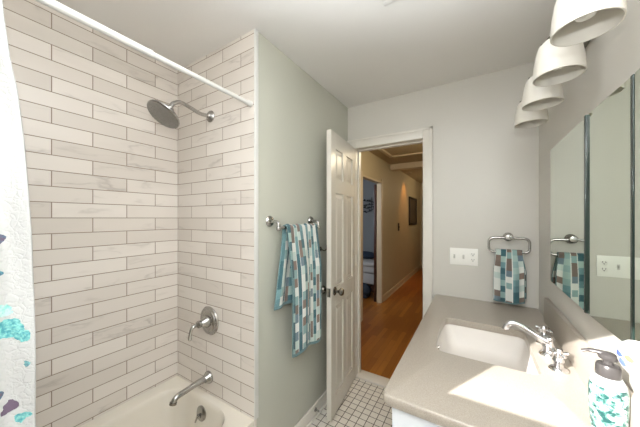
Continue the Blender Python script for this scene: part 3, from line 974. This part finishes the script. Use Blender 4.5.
# ---- countertop with sink cut out
ct = thing('countertop', (0.036, 1.45, ZCT - 0.036), 'speckled taupe vanity countertop with a sink cutout', 'countertop')
SX0, SX1, SY0, SY1 = -0.148, 0.205, 1.205, 1.640
def sink_loop(off, z, r=0.035, bow=0.016, n=6):
    """rounded rectangle whose front (-X) side bows outwards"""
    pts = rrect(SX0 - off, SX1 + off, SY0 - off, SY1 + off, r + off * 0.5, z, n)
    out = []
    ym, h = (SY0 + SY1) / 2, (SY1 - SY0) / 2 + off
    for (x, y, zz) in pts:
        if x < (SX0 + SX1) / 2:
            x -= bow * max(0, 1 - ((y - ym) / h) ** 2)
        out.append((x, y, zz))
    # extra points on the bowed side
    res = []
    for i, p in enumerate(out):
        res.append(p)
        q = out[(i + 1) % len(out)]
        if i == 2 * (n + 1) - 1:
            for k in range(1, 12):
                y = p[1] + (q[1] - p[1]) * k / 12
                res.append((SX0 - off - bow * max(0, 1 - ((y - ym) / h) ** 2), y, z))
    return res
bm = B()
inner = [bm.verts.new(p) for p in sink_loop(0, ZCT)]
outer_pts = rrect(CX0 + 0.006, XR - 0.002, CY0 + 0.006, YF - 0.002, 0.02, ZCT, 5)
outer = [bm.verts.new(p) for p in outer_pts]
ed = []
for L in (inner, outer):
    for i in range(len(L)):
        ed.append(bm.edges.new((L[i], L[(i + 1) % len(L)])))
bmesh.ops.triangle_fill(bm, use_beauty=True, edges=ed)
topf = list(bm.faces)
def skirt(L, levels):
    prev = L
    for lv in levels:
        cur_ = [bm.verts.new(p) for p in lv]
        for k in range(len(prev)):
            bm.faces.new((prev[k], prev[(k + 1) % len(prev)], cur_[(k + 1) % len(prev)], cur_[k]))
        prev = cur_
    return prev
x1o, y1o = XR - 0.002, YF - 0.002
o_end = skirt(outer, [rrect(CX0 + 0.002, x1o, CY0 + 0.002, y1o, 0.022, ZCT - 0.002, 5), rrect(CX0, x1o, CY0, y1o, 0.024, ZCT - 0.007, 5),
                      rrect(CX0, x1o, CY0, y1o, 0.024, ZCT - 0.030, 5), rrect(CX0 + 0.005, x1o, CY0 + 0.005, y1o, 0.022, ZCT - 0.036, 5)])
i_end = skirt(inner, [sink_loop(-0.001, ZCT - 0.004), sink_loop(0, ZCT - 0.036)])
ed = []
for L in (i_end, o_end):
    for i in range(len(L)):
        a_, b_ = L[i], L[(i + 1) % len(L)]
        ed.append(bm.edges.get((a_, b_)) or bm.edges.new((a_, b_)))
bmesh.ops.triangle_fill(bm, use_beauty=True, edges=ed)
obj('slab', bm, 'counter', ct, angle=50)
obj('backsplash', bx(XR - 0.020, XR - 0.0005, CY0 + 0.01, 1.845, ZCT - 0.001, 0.983, bev=0.003), 'counter', ct)

# ---- undermount sink
sk = thing('sink', (0.03, 1.42, ZCT - 0.19), 'white rectangular undermount sink set in the countertop', 'sink')
bm = B()
base = [bm.verts.new(p) for p in sink_loop(0.022, ZCT - 0.0365)]
def s_loop(off, z, r): return sink_loop(off, z, r, 0.016)
last = skirt(base, [sink_loop(0.006, ZCT - 0.0365), sink_loop(0.004, ZCT - 0.042), sink_loop(-0.006, ZCT - 0.075, 0.045), sink_loop(-0.018, ZCT - 0.125, 0.055), sink_loop(-0.035, ZCT - 0.145, 0.06, 0.010), sink_loop(-0.07, ZCT - 0.155, 0.09, 0.006), sink_loop(-0.12, ZCT - 0.160, 0.10, 0.0)])
bm.faces.new(last)
o = obj('bowl', bm, 'porcelain', sk, angle=60)
bm = B(); lathe(bm, [(0.030, 0), (0.030, 0.003), (0.022, 0.005), (0.016, 0.002), (0.0, 0.001)], ((SX0 + SX1) / 2, (SY0 + SY1) / 2, ZCT - 0.160))
obj('drain', bm, 'chrome', sk)
bm = B(); tube(bm, [(SX0 - 0.010, 1.345, ZCT - 0.050), (SX0 - 0.004, 1.345, ZCT - 0.0505)], [0.009, 0.0085], 14, squash=1)
obj('overflow_hole', bm, 'dark_nickel', sk)

# ---- faucet (widespread, cross handles)
fx, fy = 0.255, 1.405
fa = thing('faucet', (fx, fy, ZCT), 'polished chrome widespread faucet with two cross handles beside the sink', 'faucet')
bm = B()
lathe(bm, [(0.030, 0), (0.031, 0.004), (0.027, 0.010), (0.019, 0.016), (0.017, 0.030), (0.021, 0.038), (0.0195, 0.046), (0.016, 0.052), (0.0155, 0.066), (0.019, 0.071), (0.017, 0.078), (0.008, 0.083), (0.0, 0.084)], (fx, fy, ZCT))
obj('body', bm, 'chrome', fa)
bm = B()
pts = smooth_path([(fx + 0.004, fy, ZCT + 0.052), (fx - 0.025, fy, ZCT + 0.066), (fx - 0.065, fy, ZCT + 0.090), (fx - 0.100, fy, ZCT + 0.107), (fx - 0.125, fy, ZCT + 0.108), (fx - 0.140, fy, ZCT + 0.097), (fx - 0.144, fy, ZCT + 0.084)], 6)
tube(bm, pts, [0.0165 - 0.0045 * min(1, i / 22) for i in range(len(pts))], 18)
spo = obj('spout', bm, 'chrome', fa)
bm = B(); tube(bm, [(fx - 0.1435, fy, ZCT + 0.088), (fx - 0.145, fy, ZCT + 0.078)], 0.0115, 18)
obj('aerator', bm, 'chrome', spo)
for hy, rot in ((fy - 0.118, 0.35), (fy + 0.125, 0.9)):
    bm = B()
    lathe(bm, [(0.029, 0), (0.030, 0.004), (0.026, 0.010), (0.016, 0.016), (0.0135, 0.030), (0.018, 0.036), (0.016, 0.044), (0.012, 0.050), (0.012, 0.056)], (fx + 0.008, hy, ZCT))
    hb = obj('handle_base', bm, 'chrome', fa)
    bm = B()
    zc = ZCT + 0.064
    lathe(bm, [(0.010, -0.012), (0.014, -0.006), (0.014, 0.006), (0.010, 0.010), (0.008, 0.016), (0.0, 0.018)], (fx + 0.008, hy, zc))
    for k in range(4):
        a = rot + k * math.pi / 2
        dv = Vector((math.cos(a), math.sin(a), 0))
        c0 = Vector((fx + 0.008, hy, zc))
        tube(bm, [c0 + dv * 0.010, c0 + dv * 0.022, c0 + dv * 0.028, c0 + dv * 0.035], [0.0056, 0.0055, 0.008, 0.0035], 12)
    obj('cross_handle', bm, 'chrome', hb)

# ---- soap dispenser
bxp, byp = 0.281, 0.922
so = thing('soap_dispenser', (bxp, byp, ZCT), 'clear teal printed soap bottle with grey pump on the counter', 'soap dispenser')
bm = B(); lathe(bm, [(0.0, 0.0), (0.024, 0.0), (0.027, 0.004), (0.0290, 0.02), (0.0345, 0.09), (0.0352, 0.140), (0.032, 0.162), (0.025, 0.176), (0.019, 0.181), (0.0, 0.181)], (bxp, byp, ZCT), seg=40, cap=False)
obj('bottle', bm, 'soap_bottle', so)
bm = B(); lathe(bm, [(0.0215, 0.186), (0.0225, 0.188), (0.0225, 0.210), (0.020, 0.216), (0.010, 0.218), (0.009, 0.229)], (bxp, byp, ZCT - 0.009))
pc = obj('pump_collar', bm, 'pump', so)
bm = B(); lathe(bm, [(0.009, 0.226), (0.0165, 0.229), (0.0185, 0.234), (0.0175, 0.240), (0.012, 0.244), (0.0, 0.245)], (bxp, byp, ZCT - 0.009))
nd = Vector((-0.93, 0.25, 0)).normalized()
b0 = Vector((bxp, byp, ZCT + 0.231))
tube(bm, smooth_path([b0, b0 + nd * 0.015 + Vector((0, 0, 0.001)), b0 + nd * 0.032 + Vector((0, 0, 0.0)), b0 + nd * 0.046 + Vector((0, 0, -0.006))], 4), [0.0085] * 5 + [0.007] * 4 + [0.005] * 4, 12, squash=0.7)
obj('pump_head', bm, 'pump', so)

# ---- small round dish holder on the wall above the backsplash
dxp, dyp, dzp = 0.303, 0.838, 1.112
di = thing('soap_dish', (XR, dyp, dzp), 'white round wall dish with blue and orange strokes beside the soap bottle', 'soap dish')
bm = B(); lathe(bm, [(0.020, 0.0), (0.020, 0.004), (0.013, 0.008), (0.011, 0.03)], (XR, dyp, dzp), (-1, 0, 0))
obj('wall_mount', bm, 'white_plastic', di)
bm = B(); sphere(bm, (dxp, dyp, dzp), 1.0, 40, (0.032, 0.042, 0.040))
for v in bm.verts:
    if v.co.z > dzp + 0.031:
        v.co.z = dzp + 0.031 - (0.010 if (Vector((v.co.x - dxp, (v.co.y - dyp) * 0.8)).length < 0.016) else 0)
obj('dish', bm, 'lotion', di)

# ---- outlet and switches on the far wall
ot = thing('wall_outlet', (-0.079, YF, 1.083), 'white three-gang plate with two switches and an outlet', 'outlet')
bm = B(); box(bm, -0.166, 0.009, YF - 0.006, YF - 0.0002, 1.083, 1.204, 0.003)
pl = obj('cover_plate', bm, 'white_plastic', ot)
for cx_ in (-0.137, -0.079):
    bm = B(); box(bm, cx_ - 0.006, cx_ + 0.006, YF - 0.008, YF - 0.005, 1.128, 1.158, 0.001)
    tube(bm, [(cx_, YF - 0.006, 1.143), (cx_, YF - 0.018, 1.150)], [0.0045, 0.003], 8)
    obj('toggle_switch', bm, 'rubber', ot)
bm = B()
cx_ = -0.021
for zc in (1.163, 1.124):
    lathe(bm, [(0.0165, 0), (0.0165, 0.0035), (0.0155, 0.004), (0.0, 0.004)], (cx_, YF - 0.004, zc), (0, -1, 0), seg=24)
rc = obj('receptacle', bm, 'white_plastic', ot)
bm = B()
bm.free()
for zc in (1.163, 1.124):
    for sx_ in (-0.0064, 0.0064):
        obj('slot', bx(cx_ + sx_ - 0.0013, cx_ + sx_ + 0.0013, YF - 0.0088, YF - 0.0075, zc, zc + 0.009), 'dark', rc, smooth=False)
    bm = B(); tube(bm, [(cx_, YF - 0.0075, zc - 0.006), (cx_, YF - 0.0088, zc - 0.006)], 0.0028, 10)
    obj('ground_hole', bm, 'dark', rc, smooth=False)

# ---- towel ring and hand towel
RYr = YF - 0.055
ringt = thing('towel_ring', (0.178, YF, 1.287), 'open rectangular brushed nickel towel ring on the far wall', 'towel ring')
bm = B(); lathe(bm, [(0.028, 0), (0.029, 0.005), (0.024, 0.010), (0.022, 0.016), (0.013, 0.022), (0.012, 0.043), (0.022, 0.050), (0.023, 0.060), (0.017, 0.068), (0.0, 0.070)], (0.178, YF, 1.296), (0, -1, 0))
obj('mount', bm, 'nickel', ringt)
zt, zb, xa, xb, rr = 1.290, 1.200, 0.070, 0.284, 0.028
path = [(0.120, RYr, zb)]
path += [tuple(p) for p in arc((xa + rr, RYr, zb + rr), rr, -math.pi / 2, -math.pi, 6, (1, 0, 0), (0, 0, 1))]
path += [tuple(p) for p in arc((xa + rr, RYr, zt - rr), rr, math.pi, math.pi / 2, 6, (1, 0, 0), (0, 0, 1))]
path += [(0.178, RYr, zt + 0.004)]
path += [tuple(p) for p in arc((xb - rr, RYr, zt - rr), rr, math.pi / 2, 0, 6, (1, 0, 0), (0, 0, 1))]
path += [tuple(p) for p in arc((xb - rr, RYr, zb + rr), rr, 0, -math.pi / 2, 6, (1, 0, 0), (0, 0, 1))]
path += [(0.120, RYr, zb)]
bm = B(); tube(bm, path, 0.0075, 14)
obj('ring', bm, 'nickel', ringt)

def htowel_fn(s, t_):
    back, front, r = 0.29, 0.325, 0.0125
    tot = back + math.pi * r + front
    d = t_ * tot
    zb_ = zb
    x0_, x1_ = 0.108, 0.246
    if d < back:
        k = back - d; y = RYr + r; z = zb_ - k; sd = -1
    elif d < back + math.pi * r:
        a = (d - back) / r; y = RYr + r * math.cos(a); z = zb_ + r * math.sin(a); k = 0; sd = 0
    else:
        k = d - back - math.pi * r; y = RYr - r; z = zb_ - k; sd = 1
    f = min(1, k / 0.12)
    w0, w1 = x0_ - 0.012 * f, x1_ + 0.012 * f
    x = w0 + (w1 - w0) * s
    if sd == 1:
        y += -f * (0.012 + 0.010 * math.sin(s * 11 + 0.8)) 
        z += 0.012 * (2 * abs(s - 0.5)) ** 2 * f
    elif sd == -1:
        y += f * 0.006 * math.sin(s * 10)
        x += 0.010 * f
    return (x, y, z)
ht = thing('hand_towel', (0.185, RYr, zb), 'small teal and white patchwork hand towel folded through the towel ring', 'towel')
o = obj('towel_cloth', cloth(htowel_fn, 36, 70, 0), 'towel_small', ht, angle=180)
md = o.modifiers.new('thickness', 'SOLIDIFY'); md.thickness = 0.006; md.offset = 1

# ---- mirrors
def mirror(y0, y1, x_far, x_near, label):
    mt = thing('mirror', (XR, (y0 + y1) / 2, 1.095), label, 'mirror', 'medicine cabinet mirrors over the vanity')
    z0, z1 = 1.095, 1.772
    def slab_(bm, ya, yb, dx0, dx1, za, zb_):
        xs = lambda y: x_near + (x_far - x_near) * (y - y0) / (y1 - y0)
        vs = []
        for z in (za, zb_):
            for (y, dx) in ((ya, dx0), (yb, dx0), (yb, dx1), (ya, dx1)):
                vs.append(bm.verts.new((xs(y) + dx, y, z)))
        for f in ((0, 1, 2, 3), (4, 5, 6, 7), (0, 1, 5, 4), (1, 2, 6, 5), (2, 3, 7, 6), (3, 0, 4, 7)):
            bm.faces.new([vs[k] for k in f])
        return bm
    obj('glass', slab_(B(), y0 + 0.0005, y1, 0.0, 0.003, z0, z1), 'mirror', mt, smooth=False)
    obj('backing', slab_(B(), y0, y1, 0.0035, 0.0075, z0, z1), 'mirror_edge', mt, smooth=False)
    bm = slab_(B(), y0 - 0.003, y0, 0.0, 0.0075, z0, z1)
    obj('edge_strip', bm, 'mirror_edge', mt, smooth=False)
    return mt
mirror(1.231, 1.751, XR - 0.010, XR - 0.014, 'far mirror panel reflecting the patchwork hand towel')
mirror(0.946, 1.213, XR - 0.015, XR - 0.009, 'middle mirror panel reflecting the white wall outlet')
mirror(0.640, 0.925, XR - 0.010, XR - 0.010, 'nearest mirror panel, cut by the right edge of the photo')
for (ya, yb) in ((1.2145, 1.2275), (0.930, 0.942)):
    bm = B()
    box(bm, XR - (0.021 if ya > 1 else 0.0118), XR - 0.0002, ya, yb, 1.095, 1.772, 0.001)
    single('mirror_channel', bm, 'mirror_edge', (XR, (ya + yb) / 2, 1.095),
           'narrow dark metal channel between the far and middle mirrors' if ya > 1 else 'narrow dark metal channel between the middle and nearest mirrors',
           'metal strip', 'metal channels between the mirrors')

# ---- vanity light: bar with four glass shades
SXc, SZc = 0.235, 1.899
ys = [0.900, 1.153, 1.402, 1.664]
vb = thing('vanity_light_bar', (XR, 1.28, 2.03), 'brushed nickel wall bar above the mirrors carrying four glass shades', 'wall light')
bm = B(); box(bm, XR - 0.018, XR, 1.15, 1.41, 2.03, 2.10, 0.006); tube(bm, [(XR - 0.020, 0.88, 2.065), (XR - 0.020, 1.684, 2.065)], 0.008, 12)
obj('back_plate', bm, 'dark_nickel', vb)
for y in ys:
    bm = B(); tube(bm, smooth_path([(XR - 0.020, y, 2.065), (XR - 0.06, y, 2.075), (SXc + 0.012, y, 2.075), (SXc, y, 2.060), (SXc, y, SZc + 0.141)], 5), 0.007, 12)
    obj('arm', bm, 'dark_nickel', vb)
names = ['largest and nearest white bell glass shade on the vanity light', 'second white glass shade from the camera on the vanity light',
         'third white glass shade from the camera on the vanity light', 'farthest white glass shade, nearest the doorway wall']
def make_shade(y, label):
    r = thing('lamp_shade', (SXc, y, SZc), label, 'lamp shade', 'glass shades of the vanity light')
    bm = B()
    prof = [(0.0670, 0.0), (0.0665, 0.020), (0.0640, 0.050), (0.0590, 0.083), (0.052, 0.108), (0.040, 0.120), (0.026, 0.123)]
    inn = [(r_ - 0.003, h - (0.003 if h > 0.1 else 0)) for r_, h in prof][::-1]
    lathe(bm, [(0.020, 0.122)] + prof[::-1] + [(0.0670, -0.001), (0.0640, -0.001)] + inn[::-1] + [(0.018, 0.118)], (SXc, y, SZc), seg=48, cap=False)
    obj('glass', bm, 'shade', r)
    bm = B(); lathe(bm, [(0.0, 0.119), (0.030, 0.119), (0.032, 0.124), (0.030, 0.134), (0.016, 0.139), (0.0, 0.140)], (SXc, y, SZc), cap=False)
    fit = obj('fitter', bm, 'dark_nickel', r)
    for a in (0.6, 2.7, 4.8):
        bm = B()
        dv = Vector((math.cos(a), math.sin(a), 0)); c0 = Vector((SXc, y, SZc + 0.128))
        tube(bm, [c0 + dv * 0.026, c0 + dv * 0.040], 0.0028, 8); sphere(bm, c0 + dv * 0.042, 0.005, 10)
        obj('thumb_screw', bm, 'dark_nickel', fit)
    bm = B(); lathe(bm, [(0.0, 0.024), (0.018, 0.030), (0.027, 0.045), (0.029, 0.060), (0.022, 0.085), (0.014, 0.100), (0.014, 0.118)], (SXc, y, SZc), seg=24, cap=False)
    obj('bulb', bm, 'white_plastic', r)
    return r
s0 = make_shade(ys[0], names[0])
for k in range(1, 4):
    dup(s0, (0, ys[k] - ys[0], 0), names[k], 'glass shades of the vanity light')

# ---- ceiling vent whose corner enters the frame
cv = thing('ceiling_vent', (-0.22, 1.02, ZC), 'white ceiling vent cut by the top edge of the photo', 'vent')
bm = B()
ax0, ax1, ay0, ay1 = -0.365, -0.08, 0.87, 1.165
for q in ((ax0, ax1, ay0, ay0 + 0.025), (ax0, ax1, ay1 - 0.025, ay1), (ax0, ax0 + 0.025, ay0 + 0.025, ay1 - 0.025), (ax1 - 0.025, ax1, ay0 + 0.025, ay1 - 0.025)):
    box(bm, q[0], q[1], q[2], q[3], ZC - 0.012, ZC - 0.0002, 0.003)
obj('frame', bm, 'ceiling', cv)
bm = B()
for k in range(11):
    y = ay0 + 0.035 + k * 0.022
    box(bm, ax0 + 0.025, ax1 - 0.025, y, y + 0.010, ZC - 0.009, ZC - 0.002)
obj('slats', bm, 'ceiling', cv, smooth=False)
